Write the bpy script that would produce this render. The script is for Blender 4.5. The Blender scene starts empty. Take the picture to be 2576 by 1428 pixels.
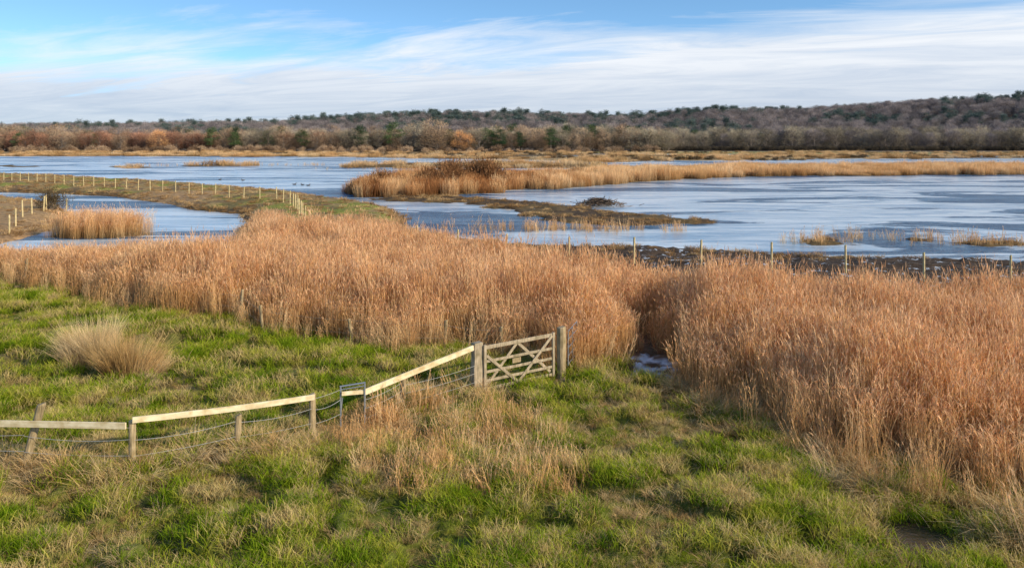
import bpy, math, numpy as np
from mathutils import Vector
R=np.random.RandomState(7)
sc=bpy.context.scene
ROOT=sc.collection
CAMH=7.2
# ------------------------------------------------------------------ noise
def _h(ix,iy,seed):
    n=(ix.astype(np.int64)*374761393+iy.astype(np.int64)*668265263+seed*974711)&0x7fffffff
    n=((n^(n>>13))*1274126177)&0x7fffffff
    return ((n^(n>>16))&0xffff)/65535.0
def vnoise(x,y,seed=0):
    x=np.asarray(x,float); y=np.asarray(y,float)
    ix=np.floor(x); iy=np.floor(y); fx=x-ix; fy=y-iy
    fx=fx*fx*(3-2*fx); fy=fy*fy*(3-2*fy)
    a=_h(ix,iy,seed); b=_h(ix+1,iy,seed); c=_h(ix,iy+1,seed); d=_h(ix+1,iy+1,seed)
    return (a*(1-fx)+b*fx)*(1-fy)+(c*(1-fx)+d*fx)*fy
def fbm(x,y,seed=0,o=4):
    s=0; a=.5; t=0
    for i in range(o):
        s=s+a*vnoise(x*2**i+i*17.3,y*2**i-i*9.1,seed+i); t+=a; a*=.5
    return s/t
def sstep(a,b,x):
    t=np.clip((x-a)/(b-a),0,1); return t*t*(3-2*t)
# ------------------------------------------------------------------ map (metres)
MAIN=[(-200,185),(-109.1,169.8),(-95.6,164),(-77.9,150.3),(-63.5,140.1),(-53.4,132.4),(-45.2,124.4),(-35.3,116.4),(-28.4,107.7),(-21.1,98.8),(-14.7,89.6),(-9.9,76.7),(-8,65.6),(-5.8,62.2),(-2.6,59.1),(-.2,57.3),(3.7,55.9),(8.6,55.5),(12.8,54.4),(17.3,52.5),(20.7,51.2),(25.1,49.8),(31.3,48.7),(60,46),(150,44),(150,-50),(-200,-50)]
CREEK=[(-200,118),(-98,116.4),(-73.6,114.5),(-63,111),(-53,105.3),(-42.1,94.9),(-34.4,85.4),(-28.1,80.6),(-23,69.4),(-18.5,53.8),(-20.5,50.1),(-23.4,50.1),(-27.7,51),(-30,51),(-32.3,51),(-35.9,56.6),(-37,60),(-38,66),(-41,75),(-46,83),(-52,91),(-58,97),(-66,103),(-88,105),(-200,106)]
RF=[(-31.7,42.7),(-26.1,41.2),(-22.5,39),(-17.5,35.2),(-13.6,32.4),(-10.6,31.9),(-9,30.7),(-6.4,29.4),(-4.6,28.3),(-3.2,27.7),(-1.5,27.7),(.6,27.3),(1.5,25.1),(2.4,25.2),(3.1,25.6),(3.6,25),(3.9,27.3),(4.3,29.5),(5.5,29.5),(5.6,27),(5.3,23.8),(5.3,22.2),(6,21.3),(6.9,20.5),(7.4,19.3),(7.7,18.2),(8.6,17.7),(9.6,16.9),(10.8,15.9),(12.2,14.8)]
RB=[(30,28.0),(23.2,28.8),(18.8,29.2),(13.8,30.4),(10.5,31.7),(7.8,33.1),(5.4,34.8),(2.6,37.1),(-.2,39.8),(-2.9,42.1),(-6,48.2),(-9,51.9),(-12.4,51.1),(-16.9,59.6),(-20.2,59.6),(-16.8,48.2),(-14.8,42.5),(-16.5,43),(-19.5,44),(-22.5,44.5),(-25.5,44.5),(-29,45),(-36,47)]
REED=[(-36,44)]+RF+[(20,12.6)]+RB
REEDL=[(-36.2,61.0),(-32,60.6),(-29,61.8),(-28.9,63.5),(-31.5,66),(-35.5,65)]
PEN=[(-24,106),(-20,101),(-15,104),(-7,106),(0,115),(10,128),(30,147),(50,164),(110,172),(168,176),(260,180),(260,225),(229,222),(147,212),(58,205),(20,185),(5,170),(-1,159),(-7,155),(-21,147),(-26,128)]
SPIT=[(-20,102),(-13,106),(-7,107),(1,97),(7,91),(11,83),(16,77),(20,73),(17,70),(11,69),(6,71),(2,75),(-2,87),(-7,95),(-12,97),(-18,99)]
ISL=[[(21,60),(24,62),(26,60),(24.2,57.3),(21.2,56.6)],[(31.7,58.2),(34.6,59.6),(37.7,58.7),(37.8,56.8),(33.3,55.9)],[(29,61),(31,61),(31.6,59.6),(29.4,58.2)],
 [(-52,222),(-47,245),(-31,258),(-5,262),(23,240),(29,212),(12,212),(-9,215),(-30,212)],[(-117,222),(-119,234),(-104,229),(-101,216)],[(-98,229),(-93,240),(-76,237),(-79,226)],[(-151,229),(-150,240),(-136,225),(-138,219)]]
FAR=[(-900,340),(-289,344),(-238,365),(-182,368),(-124,358),(-68,350),(-31,328),(2,301),(28,267),(58,283),(127,314),(206,321),(274,321),(900,330),(4000,400),(4000,4000),(-4000,4000),(-4000,340)]
POOLS=[[(95,360),(230,352),(235,372),(120,376)],[(40,415),(120,405),(125,420),(50,428)],[(200,255),(300,250),(300,300),(190,292)]]
PUD=[(6.9,15.1),(7.7,15.2),(8.3,14.8),(8.1,14.2),(7.3,14),(6.8,14.5)]
SNOW=[(3.75,24.0),(3.8,25.8),(4.5,26.6),(5.25,25.8),(5.1,23.9),(4.4,23.3)]
THA=[(-5.1,18.5),(-3.9,20.4),(-2,21),(.1,20.4),(1.5,19),(1.5,17),(.5,16.1),(-1.1,16.2),(-2.8,16.8),(-4.2,17.4)]
def sd(poly,x,y):
    """signed distance, positive inside"""
    x=np.asarray(x,float); y=np.asarray(y,float)
    d=np.full(x.shape,1e18); ins=np.zeros(x.shape,bool)
    n=len(poly)
    for i in range(n):
        ax,ay=poly[i]; bx,by=poly[(i+1)%n]
        ex,ey=bx-ax,by-ay
        px,py=x-ax,y-ay
        t=np.clip((px*ex+py*ey)/(ex*ex+ey*ey+1e-12),0,1)
        d=np.minimum(d,(px-ex*t)**2+(py-ey*t)**2)
        if ay!=by:
            c=((ay>y)!=(by>y))&(x<ex*(y-ay)/ey+ax)
            ins^=c
    d=np.sqrt(d)
    return np.where(ins,d,-d)
RFX=[p for p in RF if not (3.3<p[0]<5.8 and p[1]>23)]
_rx=np.array([-80,-45]+[p[0] for p in RFX]+[20,40]); _ry=np.array([48,46]+[p[1] for p in RFX]+[11.6,4.])
def frontY(x): return np.interp(x,_rx,_ry)
HPX=[-1500,-1000,-578,-264,-174,-62,60,122,207,320,387,454,578,1000,1500]
HPZ=[7,9,10,14,21,25,23,21,28,29,33,38,44,52,50]
WATER=-.3
def nf_(x,y): return fbm(x*.03,y*.09,71,3)-.5
def region(x,y):
    nz=fbm(x*.35,y*.35,3,3)-.5
    nf=fbm(x*.12,y*.12,9,3)-.5
    m=sd(MAIN,x,y); c=sd(CREEK,x,y)
    main=np.minimum(m,-c)+nz*1.2
    pen=sd(PEN,x,y)+nf*9+nz*3
    spit=sd(SPIT,x,y)+.5+nz*3.6+nf*4
    isl=np.full(x.shape,-1e9)
    for k,p in enumerate(ISL):
        isl=np.maximum(isl,sd(p,x,y)+nz*(2 if k<3 else 3)+nf*(1 if k<3 else 14)+(.5 if k<3 else 0))
    far=sd(FAR,x,y)+nf*25
    for p in POOLS: far=np.minimum(far,-sd(p,x,y)+nf*14)
    return main,pen,spit,isl,far
def ground_z(x,y,reg=None):
    x=np.asarray(x,float); y=np.asarray(y,float)
    main,pen,spit,isl,far=reg if reg is not None else region(x,y)
    z=np.full(x.shape,-.75)
    und=(fbm(x*.28,y*.28,21,2)-.5)*.4
    tn=fbm(x*1.5,y*1.5,31,3)
    tus=(sstep(.3,.70,tn)-.5)*.32+(fbm(x*4,y*4,37,2)-.5)*.12
    rough=(fbm(x*2.2,y*1.6,41,3)-.5)*.5
    front=frontY(x)-y
    mead=sstep(-1,1,front)
    dyke=sstep(58,72,y)
    zm=-.75+.75*sstep(-.8,1.3,main)+np.where(main>0,1,0)*(und*sstep(0,3,main)+tus*mead)
    zm+=(1-mead)*(1-dyke)*sstep(-.5,1.5,main)*(rough*.7-.02)
    zm+=dyke*sstep(.5,3.5,main)*(.45+rough*.35)
    z=np.maximum(z,zm)
    z=np.maximum(z,-.75+.62*sstep(-1.5,2.5,pen)+.0*x)
    marsh=(fbm(x*.8,y*.8,51,3)-.5)
    z=np.maximum(z,-.75+(.60+marsh*.5)*sstep(-1.,1.6,spit))
    z=np.maximum(z,-.75+(.57+marsh*.4)*sstep(-1.,1.6,isl))
    z=np.maximum(z,-.75+(.55+nf_(x,y)*.3)*sstep(-4,8,far))
    hill=np.interp(x*900/np.maximum(y,1),HPX,HPZ)*sstep(600,930,y)*(1+.0*x)
    z=z+hill
    pd=sd(PUD,x,y)+ (fbm(x*2,y*2,61,2)-.5)*.6
    z=np.where(y<18, z*(1-sstep(-.5,.3,pd))+(-.15)*sstep(-.5,.3,pd), z)
    return z
def gz(x,y): return float(ground_z(np.array([x]),np.array([y]))[0])
# ------------------------------------------------------------------ material helpers
def mat(name):
    m=bpy.data.materials.new(name); m.use_nodes=True
    nt=m.node_tree; b=nt.nodes['Principled BSDF']
    return m,nt,b
def N(nt,t,**k):
    n=nt.nodes.new(t)
    for a,v in k.items(): setattr(n,a,v)
    return n
def ramp(nt,fac,stops):
    r=nt.nodes.new('ShaderNodeValToRGB'); e=r.color_ramp.elements
    while len(e)>1: e.remove(e[-1])
    e[0].position=stops[0][0]; e[0].color=(*stops[0][1],1)
    for p,c in stops[1:]:
        q=e.new(p); q.color=(*c,1)
    nt.links.new(fac,r.inputs[0]); return r
def mixc(nt,fac,a,b,mode='MIX'):
    n=nt.nodes.new('ShaderNodeMix'); n.data_type='RGBA'; n.blend_type=mode
    for s,v in ((0,fac),(6,a),(7,b)):
        if isinstance(v,(int,float)): n.inputs[s].default_value=v
        elif isinstance(v,tuple): n.inputs[s].default_value=(*v,1) if len(v)==3 else v
        else: nt.links.new(v,n.inputs[s])
    return n.outputs[2]
def worldnoise(nt,scale,detail=3,sx=1,sy=1,sz=1,rough=.5,dist=0.):
    g=nt.nodes.new('ShaderNodeNewGeometry'); mp=nt.nodes.new('ShaderNodeMapping')
    mp.inputs['Scale'].default_value=(sx,sy,sz)
    nt.links.new(g.outputs['Position'],mp.inputs[0])
    n=nt.nodes.new('ShaderNodeTexNoise'); n.inputs['Scale'].default_value=scale; n.inputs['Detail'].default_value=detail; n.inputs['Roughness'].default_value=rough; n.inputs['Distortion'].default_value=dist
    nt.links.new(mp.outputs[0],n.inputs['Vector'])
    return n.outputs[0]
def leafmat(name,stops,nscale=1.0,trans=.3,randamt=.35,rough=.6):
    """blade material: colour varies over the field (world noise) and from clump to clump"""
    m,nt,b=mat(name)
    n=worldnoise(nt,nscale,3)
    oi=nt.nodes.new('ShaderNodeObjectInfo')
    ma=N(nt,'ShaderNodeMath',operation='MULTIPLY_ADD'); nt.links.new(oi.outputs['Random'],ma.inputs[0]); ma.inputs[1].default_value=randamt; ma.inputs[2].default_value=-randamt/2
    ad=N(nt,'ShaderNodeMath',operation='ADD'); nt.links.new(n,ad.inputs[0]); nt.links.new(ma.outputs[0],ad.inputs[1])
    r=ramp(nt,ad.outputs[0],stops)
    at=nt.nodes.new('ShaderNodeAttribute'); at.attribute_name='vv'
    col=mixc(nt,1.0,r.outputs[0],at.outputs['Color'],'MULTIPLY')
    df=nt.nodes.new('ShaderNodeBsdfDiffuse'); nt.links.new(col,df.inputs[0])
    tr=nt.nodes.new('ShaderNodeBsdfTranslucent'); nt.links.new(col,tr.inputs[0])
    mx=nt.nodes.new('ShaderNodeMixShader'); mx.inputs[0].default_value=trans
    nt.links.new(df.outputs[0],mx.inputs[1]); nt.links.new(tr.outputs[0],mx.inputs[2])
    nt.links.new(mx.outputs[0],nt.nodes['Material Output'].inputs[0])
    nt.nodes.remove(b)
    return m
# ------------------------------------------------------------------ mesh accumulators
class Acc:
    def __init__(s): s.v=[];s.f=[];s.m=[];s.c=[];s.n=0
    def add(s,verts,faces,mi=0,col=1.0):
        verts=np.asarray(verts,float); 
        s.v.append(verts); s.f+= [tuple(i+s.n for i in f) for f in faces]
        s.m+=[mi]*len(faces); s.n+=len(verts)
        if np.isscalar(col): s.c.append(np.full(len(verts),col))
        else: s.c.append(np.asarray(col))
    def mesh(s,name,mats,smooth=False):
        me=bpy.data.meshes.new(name)
        V=np.concatenate(s.v); me.from_pydata(V.tolist(),[],s.f)
        for m in mats: me.materials.append(m)
        me.polygons.foreach_set('material_index',s.m)
        a=me.attributes.new('vv','FLOAT_COLOR','POINT')
        C=np.concatenate(s.c); cc=np.ones((len(C),4)); cc[:,:3]=C[:,None]
        a.data.foreach_set('color',cc.ravel())
        if smooth: me.shade_smooth()
        me.update(); return me
def ribbons(acc,base,az,h,lean,bend,w,segs=3,mi=0,c0=.6,c1=1.1,jit=.2,taper=.9,rs=R):
    """curved blades"""
    n=len(base)
    f=lambda a: np.broadcast_to(np.asarray(a,float),(n,))
    az,h,lean,bend,w=map(f,(az,h,lean,bend,w))
    wa=rs.uniform(0,math.pi,n)
    wx,wy=np.cos(wa),np.sin(wa); dx,dy=np.cos(az),np.sin(az)
    cj=1+rs.uniform(-jit,jit,n)
    V=[];C=[]
    for k in range(segs+1):
        t=k/segs
        r=h*(lean*t+bend*t*t); zz=h*(t-.45*np.clip(bend,0,2)*t*t)
        ww=w*(1-taper*t)*.5
        cx=base[:,0]+dx*r; cy=base[:,1]+dy*r; cz=base[:,2]+zz
        V.append(np.stack([cx-wx*ww,cy-wy*ww,cz],1)); V.append(np.stack([cx+wx*ww,cy+wy*ww,cz],1))
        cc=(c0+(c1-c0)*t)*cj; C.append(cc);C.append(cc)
    V=np.stack(V,1).reshape(-1,3); C=np.stack(C,1).reshape(-1)
    F=[]; S=2*(segs+1)
    for i in range(n):
        o=i*S
        for k in range(segs):
            a=o+2*k; F.append((a,a+1,a+3,a+2))
    acc.add(V,F,mi,C)
    r=h*(lean+bend); return np.stack([base[:,0]+dx*r,base[:,1]+dy*r,base[:,2]+h*(1-.45*np.clip(bend,0,2))],1)
def disc(n,rad,rs=R,z=0):
    a=rs.uniform(0,2*math.pi,n); r=rad*np.sqrt(rs.uniform(0,1,n))
    return np.stack([r*np.cos(a),r*np.sin(a),np.full(n,z)],1)
# ------------------------------------------------------------------ scatter (geometry-node instancing)
def scatter(name,protos,pos,scl,idx=None,tilt=.05,rot=None):
    pos=np.asarray(pos,float); n=len(pos)
    col=bpy.data.collections.new(name+'_parts')
    for i,me in enumerate(protos):
        o=bpy.data.objects.new('%s_part_%02d'%(name,i),me); col.objects.link(o)
    me=bpy.data.meshes.new(name); me.vertices.add(n); me.vertices.foreach_set('co',pos.ravel())
    if idx is None: idx=R.randint(0,len(protos),n)
    a=me.attributes.new('idx','INT','POINT'); a.data.foreach_set('value',np.asarray(idx,np.int32))
    rr=np.zeros((n,3)); rr[:,2]=R.uniform(0,2*math.pi,n) if rot is None else rot; rr[:,0]=R.uniform(-tilt,tilt,n); rr[:,1]=R.uniform(-tilt,tilt,n)
    a=me.attributes.new('rot','FLOAT_VECTOR','POINT'); a.data.foreach_set('vector',rr.ravel())
    s=np.asarray(scl,float)
    if s.ndim==1: s=np.stack([s,s,s],1)
    a=me.attributes.new('scl','FLOAT_VECTOR','POINT'); a.data.foreach_set('vector',np.ascontiguousarray(s).ravel())
    ob=bpy.data.objects.new(name,me); ROOT.objects.link(ob)
    ng=bpy.data.node_groups.new(name+'_gn','GeometryNodeTree')
    ng.interface.new_socket('Geometry',in_out='INPUT',socket_type='NodeSocketGeometry')
    ng.interface.new_socket('Geometry',in_out='OUTPUT',socket_type='NodeSocketGeometry')
    gi=ng.nodes.new('NodeGroupInput'); go=ng.nodes.new('NodeGroupOutput')
    ip=ng.nodes.new('GeometryNodeInstanceOnPoints'); ci=ng.nodes.new('GeometryNodeCollectionInfo')
    ci.inputs['Collection'].default_value=col; ci.inputs['Separate Children'].default_value=True; ci.inputs['Reset Children'].default_value=True
    L=ng.links.new
    L(gi.outputs[0],ip.inputs['Points']); L(ci.outputs[0],ip.inputs['Instance']); ip.inputs['Pick Instance'].default_value=True
    for an,dt,sk in (('idx','INT','Instance Index'),('rot','FLOAT_VECTOR','Rotation'),('scl','FLOAT_VECTOR','Scale')):
        na=ng.nodes.new('GeometryNodeInputNamedAttribute'); na.data_type=dt; na.inputs['Name'].default_value=an
        L(na.outputs['Attribute'],ip.inputs[sk])
    L(ip.outputs[0],go.inputs[0])
    md=ob.modifiers.new('scatter','NODES'); md.node_group=ng
    return ob
def jgrid(x0,x1,y0,y1,s,rs=R):
    xs=np.arange(x0,x1,s); ys=np.arange(y0,y1,s)
    X,Y=np.meshgrid(xs,ys); X=X.ravel()+rs.uniform(-.55,.55,X.size)*s; Y=Y.ravel()+rs.uniform(-.55,.55,Y.size)*s
    return X,Y
def inview(x,y,m=3): return (np.abs(x)<y*.68+m)
# ================================================================== WORLD
w=bpy.data.worlds.new('World'); sc.world=w; w.use_nodes=True; nt=w.node_tree
bg=nt.nodes['Background']; bg.inputs[1].default_value=.14
SUN_AZ=math.radians(120); SUN_EL=math.radians(25)
tc=nt.nodes.new('ShaderNodeTexCoord'); sp=nt.nodes.new('ShaderNodeSeparateXYZ'); nt.links.new(tc.outputs['Generated'],sp.inputs[0])
def M(op,a,b=None,c=None,clamp=False):
    n=nt.nodes.new('ShaderNodeMath'); n.operation=op; n.use_clamp=clamp
    for i,v in enumerate((a,b,c)):
        if v is None: continue
        if isinstance(v,(int,float)): n.inputs[i].default_value=v
        else: nt.links.new(v,n.inputs[i])
    return n.outputs[0]
zc=M('MAXIMUM',sp.outputs[2],0.0)
zz=M('MULTIPLY_ADD',zc,1.9,.06)
cv=nt.nodes.new('ShaderNodeCombineXYZ'); nt.links.new(sp.outputs[0],cv.inputs[0]); nt.links.new(sp.outputs[1],cv.inputs[1]); nt.links.new(zz,cv.inputs[2])
nv=N(nt,'ShaderNodeVectorMath',operation='NORMALIZE'); nt.links.new(cv.outputs[0],nv.inputs[0])
sky=nt.nodes.new('ShaderNodeTexSky'); sky.sky_type='NISHITA'; sky.sun_disc=False
sky.sun_elevation=SUN_EL; sky.sun_rotation=SUN_AZ; sky.air_density=1.0; sky.dust_density=.4; sky.ozone_density=1.5
nt.links.new(nv.outputs[0],sky.inputs[0])
den=M('ADD',zc,.09)
px=M('DIVIDE',sp.outputs[0],den); py=M('DIVIDE',sp.outputs[1],den)
cp=nt.nodes.new('ShaderNodeCombineXYZ'); nt.links.new(px,cp.inputs[0]); nt.links.new(py,cp.inputs[1])
def cloudnoise(rot,scl,loc,scale,detail,rough,dist):
    m1=nt.nodes.new('ShaderNodeMapping'); m1.inputs['Rotation'].default_value=(0,0,math.radians(rot)); nt.links.new(cp.outputs[0],m1.inputs[0])
    m2=nt.nodes.new('ShaderNodeMapping'); m2.inputs['Scale'].default_value=scl; m2.inputs['Location'].default_value=loc; nt.links.new(m1.outputs[0],m2.inputs[0])
    n=nt.nodes.new('ShaderNodeTexNoise'); n.inputs['Scale'].default_value=scale; n.inputs['Detail'].default_value=detail; n.inputs['Roughness'].default_value=rough; n.inputs['Distortion'].default_value=dist
    nt.links.new(m2.outputs[0],n.inputs['Vector']); return n.outputs[0]
na_=cloudnoise(28,(.45,1,1),(3.1,1.7,0),.72,9,.6,.6)
nb_=cloudnoise(22,(.38,1,1),(7.3,4.1,0),1.7,8,.64,1.0)
nn=M('ADD',M('MULTIPLY',na_,.62),M('MULTIPLY',nb_,.38))
cov=M('MULTIPLY_ADD',zc,-4.3,.695)
cov=M('ADD',cov,M('MULTIPLY',sp.outputs[0],.20))
cm=M('ADD',nn,cov)
cm=M('MULTIPLY_ADD',cm,4.2,-2.42,clamp=True)
cm=M('MULTIPLY',cm,.93)
ccol=ramp(nt,zc,[(0,(3.9,4.35,5.0)),(.045,(4.6,4.95,5.55)),(.10,(6.3,6.5,6.8)),(.3,(6.3,6.5,6.7))])
tone=ramp(nt,nb_,[(.35,(.84,.88,.94)),(.6,(1.07,1.06,1.05))])
cc_=mixc(nt,1.0,ccol.outputs[0],tone.outputs[0],'MULTIPLY')
hb=mixc(nt,1.0,sky.outputs[0],(1.18,1.53,1.66),'MULTIPLY')
fc=mixc(nt,cm,hb,cc_); nt.links.new(fc,bg.inputs[0])
# sun
sl=bpy.data.lights.new('sun','SUN'); sl.energy=5.0; sl.angle=math.radians(.5); sl.color=(1,.88,.66)
so=bpy.data.objects.new('sun',sl); ROOT.objects.link(so)
sv=Vector((math.sin(SUN_AZ)*math.cos(SUN_EL),math.cos(SUN_AZ)*math.cos(SUN_EL),math.sin(SUN_EL)))
so.rotation_euler=sv.to_track_quat('Z','Y').to_euler(); so.location=(40,-20,40)
# camera
cd=bpy.data.cameras.new('camera'); cd.lens=28; cd.sensor_width=36; cd.shift_y=-.1403; cd.clip_end=12000; cd.clip_start=.1
co=bpy.data.objects.new('camera',cd); ROOT.objects.link(co); co.location=(0,0,CAMH); co.rotation_euler=(math.radians(90),0,0); sc.camera=co
sc.view_settings.view_transform='Standard'; sc.view_settings.look='None'; sc.view_settings.exposure=0
# ================================================================== GROUND
ncol,nrow=460,720
s=np.linspace(-1,1,ncol); s=np.sign(s)*np.abs(s)**1.15*1.05
yy=np.exp(np.linspace(math.log(5),math.log(3200),nrow))
S,Yg=np.meshgrid(s,yy); Xg=S*(Yg+4)
x=Xg.ravel(); y=Yg.ravel()
reg=region(x,y); z=ground_z(x,y,reg)
me=bpy.data.meshes.new('ground')
V=np.stack([x,y,z],1)
ii=np.arange(nrow-1)[:,None]*ncol+np.arange(ncol-1)[None,:]
F=np.stack([ii,ii+1,ii+1+ncol,ii+ncol],-1).reshape(-1,4)
me.vertices.add(len(V)); me.vertices.foreach_set('co',V.ravel())
me.loops.add(F.size); me.loops.foreach_set('vertex_index',F.ravel().astype(np.int32))
me.polygons.add(len(F)); me.polygons.foreach_set('loop_start',np.arange(0,F.size,4,dtype=np.int32)); 
me.update(calc_edges=True); me.shade_smooth()
main,pen,spit,isl,far=reg
front=frontY(x)-y
def lerp(a,b,t): return a+(b-a)*t[:,None]
GREEN=np.array([.13,.145,.025]); STRAW=np.array([.40,.28,.14]); MUD=np.array([.075,.05,.033]); LIT=np.array([.18,.11,.06]); DY=np.array([.34,.235,.10]); DYG=np.array([.26,.26,.05])
colr=np.tile(LIT,(len(x),1))
colr=lerp(colr,GREEN,sstep(-.3,.6,front)*sstep(-1,0,main))
ns=fbm(x*.5,y*.5,81,4)
colr=lerp(colr,STRAW*.6,sstep(.5,.75,ns)*sstep(0,.6,front)*.7)
behind=sstep(.3,1.5,-sd(REED,x,y))*sstep(0,1,-front)*(main>-1)
colr=lerp(colr,MUD,behind)
dk=sstep(60,72,y)*(main>-2)
colr=lerp(colr,DY,dk); colr=lerp(colr,DYG,dk*sstep(.48,.60,fbm(x*.25,y*.25,83,4)))
colr=lerp(colr,np.array([.16,.10,.06]),dk*sstep(.55,.62,fbm(x*.5,y*.35,86,3))*.7)
bank=(main<1.3)&(main>-3)
colr=lerp(colr,np.array([.12,.075,.042]),bank*.85)
lf=(x<-36)&(y>45)&(y<105)&(main>-1)
colr=lerp(colr,np.array([.42,.26,.13]),lf*.8)
for a in (pen,spit,isl): colr=lerp(colr,np.array([.15,.10,.045]),sstep(-2,0,a)*(far<0)*(main<0))
colr=lerp(colr,np.array([.085,.055,.033]),sstep(-2,0,np.maximum(spit,isl))*(y<110)*(main<0)*(fbm(x*.4,y*.4,84,3)>.47)*.85)
fs=sstep(-6,2,far)
bandn=fbm(x*.008,y*.05,87,4)
colr=lerp(colr,np.array([.36,.26,.14]),fs)
colr=lerp(colr,np.array([.16,.115,.065]),fs*sstep(.50,.58,bandn)*.9)
fg=fs*sstep(330,400,y+nf_(x,y)*160)*sstep(0,90,x+ (fbm(x*.01,y*.02,5,2)-.5)*120)
colr=lerp(colr,np.array([.30,.31,.12]),fg*.9*sstep(.64,.52,bandn))
colr=lerp(colr,np.array([.13,.10,.075]),sstep(500,530,y))
sn=sd(SNOW,x,y)+(fbm(x*3,y*3,88,3)-.5)*1.0
colr=lerp(colr,np.array([.62,.65,.70]),sstep(-.05,.1,sn)*(y<30)*sstep(.44,.52,fbm(x*4,y*4,89,2)))
pdm=sstep(-.25,.1,sd(PUD,x,y)+(fbm(x*2,y*2,61,2)-.5)*.6)
colr=lerp(colr,MUD,pdm*(y<18))
a=me.attributes.new('col','FLOAT_COLOR','POINT'); cc=np.ones((len(x),4)); cc[:,:3]=colr; a.data.foreach_set('color',cc.ravel())
snowm=behind*(y>36)*(x>8)*(main>0)
a=me.attributes.new('snow','FLOAT','POINT'); a.data.foreach_set('value',snowm.astype(np.float32))
m,nt,b=mat('ground'); at=N(nt,'ShaderNodeAttribute',attribute_name='col')
n=worldnoise(nt,2.5,6,rough=.65); r=ramp(nt,n,[(.3,(.45,.45,.45)),(.7,(1.5,1.45,1.4))])
c1=mixc(nt,1.0,at.outputs['Color'],r.outputs[0],'MULTIPLY')
at2=N(nt,'ShaderNodeAttribute',attribute_name='snow')
n3=worldnoise(nt,1.3,6,rough=.7); r3=ramp(nt,n3,[(.58,(0,0,0)),(.63,(1,1,1))])
mu=N(nt,'ShaderNodeMath',operation='MULTIPLY'); nt.links.new(r3.outputs[0],mu.inputs[0]); nt.links.new(at2.outputs['Fac'],mu.inputs[1])
c2=mixc(nt,mu.outputs[0],c1,(.6,.65,.72)); nt.links.new(c2,b.inputs['Base Color']); b.inputs['Roughness'].default_value=.9; b.inputs['Specular IOR Level'].default_value=.15
bp=nt.nodes.new('ShaderNodeBump'); bp.inputs['Strength'].default_value=.7; bp.inputs['Distance'].default_value=.12; nb=worldnoise(nt,6,6,rough=.7); nt.links.new(nb,bp.inputs['Height']); nt.links.new(bp.outputs[0],b.inputs['Normal'])
me.materials.append(m)
g=bpy.data.objects.new('ground',me); ROOT.objects.link(g)
# ================================================================== WATER (wind-rippled open water with sheets of thin ice)
m,nt,b=mat('water')
ice=worldnoise(nt,.05,9,sx=.45,sy=1.5,rough=.62,dist=1.0)
ir=ramp(nt,ice,[(.465,(0,0,0)),(.485,(1,1,1))])
streak=worldnoise(nt,.28,7,sx=.3,sy=1.0,rough=.68,dist=.8); sr=ramp(nt,streak,[(.40,(.0,.0,.0)),(.60,(1,1,1))])
open_c=mixc(nt,sr.outputs[0],(.025,.085,.17),(.12,.23,.35))
ice_c=mixc(nt,sr.outputs[0],(.24,.38,.52),(.74,.80,.84))
icm=ir.outputs[0]
col=mixc(nt,icm,open_c,ice_c)
nt.links.new(col,b.inputs['Base Color'])
rr=N(nt,'ShaderNodeMapRange'); nt.links.new(icm,rr.inputs[0]); rr.inputs[3].default_value=.2; rr.inputs[4].default_value=.16; nt.links.new(rr.outputs[0],b.inputs['Roughness'])
b.inputs['IOR'].default_value=1.33
w1=worldnoise(nt,2.0,4,sx=.6,sy=1.4,rough=.6)
bp=nt.nodes.new('ShaderNodeBump'); bp.inputs['Distance'].default_value=.5
bs=N(nt,'ShaderNodeMapRange'); nt.links.new(icm,bs.inputs[0]); bs.inputs[3].default_value=1.0; bs.inputs[4].default_value=.08; nt.links.new(bs.outputs[0],bp.inputs['Strength'])
nt.links.new(w1,bp.inputs['Height']); nt.links.new(bp.outputs[0],b.inputs['Normal'])
me=bpy.data.meshes.new('water'); me.from_pydata([(-1500,35,WATER),(1500,35,WATER),(1500,620,WATER),(-1500,620,WATER)],[],[(0,1,2,3)]); me.materials.append(m)
ROOT.objects.link(bpy.data.objects.new('marsh_water',me))
m,nt,b=mat('puddle'); b.inputs['Base Color'].default_value=(.07,.05,.03,1); b.inputs['Roughness'].default_value=.12
bp=nt.nodes.new('ShaderNodeBump'); bp.inputs['Strength'].default_value=.4; bp.inputs['Distance'].default_value=.05; nb=worldnoise(nt,9,3); nt.links.new(nb,bp.inputs['Height']); nt.links.new(bp.outputs[0],b.inputs['Normal'])
me=bpy.data.meshes.new('puddle'); me.from_pydata([(6.2,13.4,-.10),(9,13.4,-.10),(9,15.8,-.10),(6.2,15.8,-.10)],[],[(0,1,2,3)]); me.materials.append(m)
ROOT.objects.link(bpy.data.objects.new('puddle',me))
# ================================================================== GRASS + REEDS
MG=leafmat('grass_green',[(.26,(.17,.27,.012)),(.42,(.34,.42,.022)),(.54,(.54,.50,.07)),(.66,(.74,.55,.24))],1.1,.38,.45)
MS=leafmat('straw',[(.3,(.64,.40,.16)),(.5,(.84,.57,.27)),(.75,(.92,.70,.40))],1.2,.33,.45)
MR=leafmat('reed_stem',[(.3,(.70,.39,.15)),(.5,(.88,.54,.24)),(.75,(.95,.68,.37))],.35,.33,.5)
MP=leafmat('reed_plume',[(.3,(.66,.38,.20)),(.6,(.87,.57,.33))],.6,.38,.55)
def grass_patch(seed,n=120,h=(.06,.15),rad=.26,w=.012,mt=MG):
    rs=np.random.RandomState(seed); a=Acc(); base=disc(n,rad,rs,-.03)
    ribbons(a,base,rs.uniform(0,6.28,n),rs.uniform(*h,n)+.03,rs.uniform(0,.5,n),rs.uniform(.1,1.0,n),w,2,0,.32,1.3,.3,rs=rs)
    return a.mesh('grass',[mt])
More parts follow.
